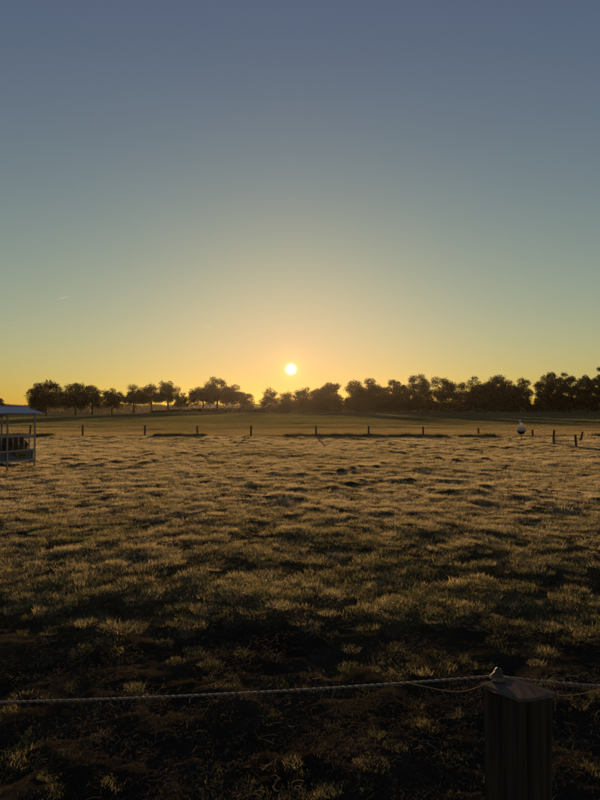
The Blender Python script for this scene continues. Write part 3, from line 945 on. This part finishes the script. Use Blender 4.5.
# the knob the rope is tied to, on the back edge of the cap
kb = (pl_ * .55 + pb_ * .45) - ctr
kz = PT - gz + .004
bm = bmesh.new()
bmesh.ops.create_icosphere(bm, subdivisions=3, radius=1)
for v in bm.verts:
    d = v.co.copy()
    k = 1 + .16 * math.sin(d.x * 5 + 1) * math.sin(d.z * 6) + .10 * math.sin(d.y * 9 + d.z * 7)
    taper = 1 - .42 * max(d.z, 0) ** 1.2
    v.co = Vector((kb.x + d.x * .0125 * k * taper + .004 * d.z, kb.y + d.y * .0115 * k * taper, kz + .010 + d.z * .017 * k))
link('knob', bm_mesh('knob', bm, True), M['insulator'], npost)

# ---- twisted rope: three strands laid round each other
knot = ctr + Vector((kb.x, kb.y, 0)); knot.z = PT + .004
def bez(p0, p1, sag, n_):
    return [p0.lerp(p1, k / n_) - Vector((0, 0, sag * 4 * (k / n_) * (1 - k / n_))) for k in range(n_ + 1)]
def rope_path():
    L_end = top_pt(-120, 704, PT - .035)
    R_end = top_pt(760, 690, PT - .02)
    a = bez(L_end, knot + Vector((-.012, .019, 0)), .012, 900)
    b_ = bez(knot + Vector((.012, .019, 0)), R_end, .010, 420)
    return a + b_[1:], L_end, R_end
path, L_end, R_end = rope_path()
rope = empty('fence_rope', (knot.x, knot.y, knot.z))
tag(rope, 'pale twisted rope strung across the foreground and tied to the near post', 'rope')
pitch_len = .0125
s_acc = 0.0; acc = [0.0]
for a, b_ in zip(path, path[1:]): s_acc += (b_ - a).length; acc.append(s_acc)
for k in range(3):
    pts = []
    for p, s in zip(path, acc):
        ang = 2 * math.pi * (s / pitch_len + k / 3)
        pts.append(p + Vector((0, math.cos(ang), math.sin(ang))) * .0013 - knot)
    bm = bmesh.new(); add_tube(bm, pts, .0013, 6)
    link('strand', bm_mesh('strand', bm, True), M['rope_pale'] if k == 2 else M['rope_dark'], rope)
# turns round the knob
pts = []
for k in range(60):
    a = 2 * math.pi * k / 20
    pts.append(Vector((math.cos(a) * .0135, math.sin(a) * .0135, +.004 + .0022 * k / 20)))
bm = bmesh.new(); add_tube(bm, pts, .0019, 6)
link('loop', bm_mesh('loop', bm, True), M['rope_dark'], rope)

# ---- loose twine: a slack loop on the left, a tail off to the right
def twine(name, pts_px, label, z0=PT):
    P = [top_pt(a, b_, z) for a, b_, z in pts_px]
    # smooth through the given points
    out = []
    for i in range(len(P) - 1):
        p0, p1, p2, p3 = P[max(i - 1, 0)], P[i], P[i + 1], P[min(i + 2, len(P) - 1)]
        for k in range(10):
            t = k / 10
            out.append(.5 * ((2 * p1) + (-p0 + p2) * t + (2 * p0 - 5 * p1 + 4 * p2 - p3) * t * t + (-p0 + 3 * p1 - 3 * p2 + p3) * t ** 3))
    out.append(P[-1])
    o = P[-1].copy()
    bm = bmesh.new(); add_tube(bm, [q - o for q in out], .0008, 6)
    ob = link(name, bm_mesh(name, bm, True), M['twine']); ob.location = o
    tag(ob, label, 'twine')
twine('twine', [(404, 682.2, PT + .012), (424, 686.5, PT + .006), (446, 691, PT - .002), (463, 691.5, PT - .002), (476, 688, PT + .003), (486, 683.5, PT + .010), (497, 679.5, PT + .016)], 'slack frayed twine hanging from the rope left of the post')
twine('twine', [(640, 683, PT + .010), (604, 688.5, PT + .004), (584, 693.5, PT - .001), (570, 695.3, PT - .002), (556, 694.8, PT + .002), (540, 689, PT + .006), (520, 681.5, PT + .010), (505, 677, PT + .022)], 'thin loose twine trailing from the knob over the cap to the right')

# ------------------------------------------------------------------ contrails, far up
def contrail(a, b_, r_, label):
    Yd = 9000.0
    A, B = at_dist(a[0], a[1], Yd), at_dist(b_[0], b_[1], Yd + 900)
    m, N, L, o = mat('contrail_ice')
    v = N.new('ShaderNodeVolumePrincipled'); v.inputs['Density'].default_value = .0018; v.inputs['Anisotropy'].default_value = .5
    v.inputs['Color'].default_value = (1, 1, 1, 1); L.new(v.outputs[0], o.inputs['Volume'])
    bm = bmesh.new(); add_tube(bm, [(A.lerp(B, k / 8) - A) for k in range(9)], [r_ * math.sin(math.pi * (k + .35) / 8.7) for k in range(9)], 8)
    ob = link('contrail', bm_mesh('contrail', bm, True), m); ob.location = A
    tag(ob, label, 'contrail', 'contrails')
contrail((56, 299.2), (70, 296.6), 9, 'short pale contrail high above the left oaks')
contrail((202, 326.6), (214, 325.8), 7, 'fainter short contrail left above the sun')

# ------------------------------------------------------------------ morning mist
bm = bmesh.new()
zb, zt_ = -5.0, 21.5
add_box(bm, (0, 0, (zb + zt_) / 2), (2 * LAND + 60, 2 * LAND + 60, zt_ - zb))
m, N, L, o = mat('mist')
v = N.new('ShaderNodeVolumePrincipled')
v.inputs['Color'].default_value = (0.64, 0.57, 0.50, 1)
v.inputs['Density'].default_value = 0.00006
v.inputs['Anisotropy'].default_value = 0.75
L.new(v.outputs[0], o.inputs['Volume'])
haze = link('haze', bm_mesh('haze', bm), m)
tag(haze, 'thin golden morning mist lying over the fields', 'mist', kind='stuff')
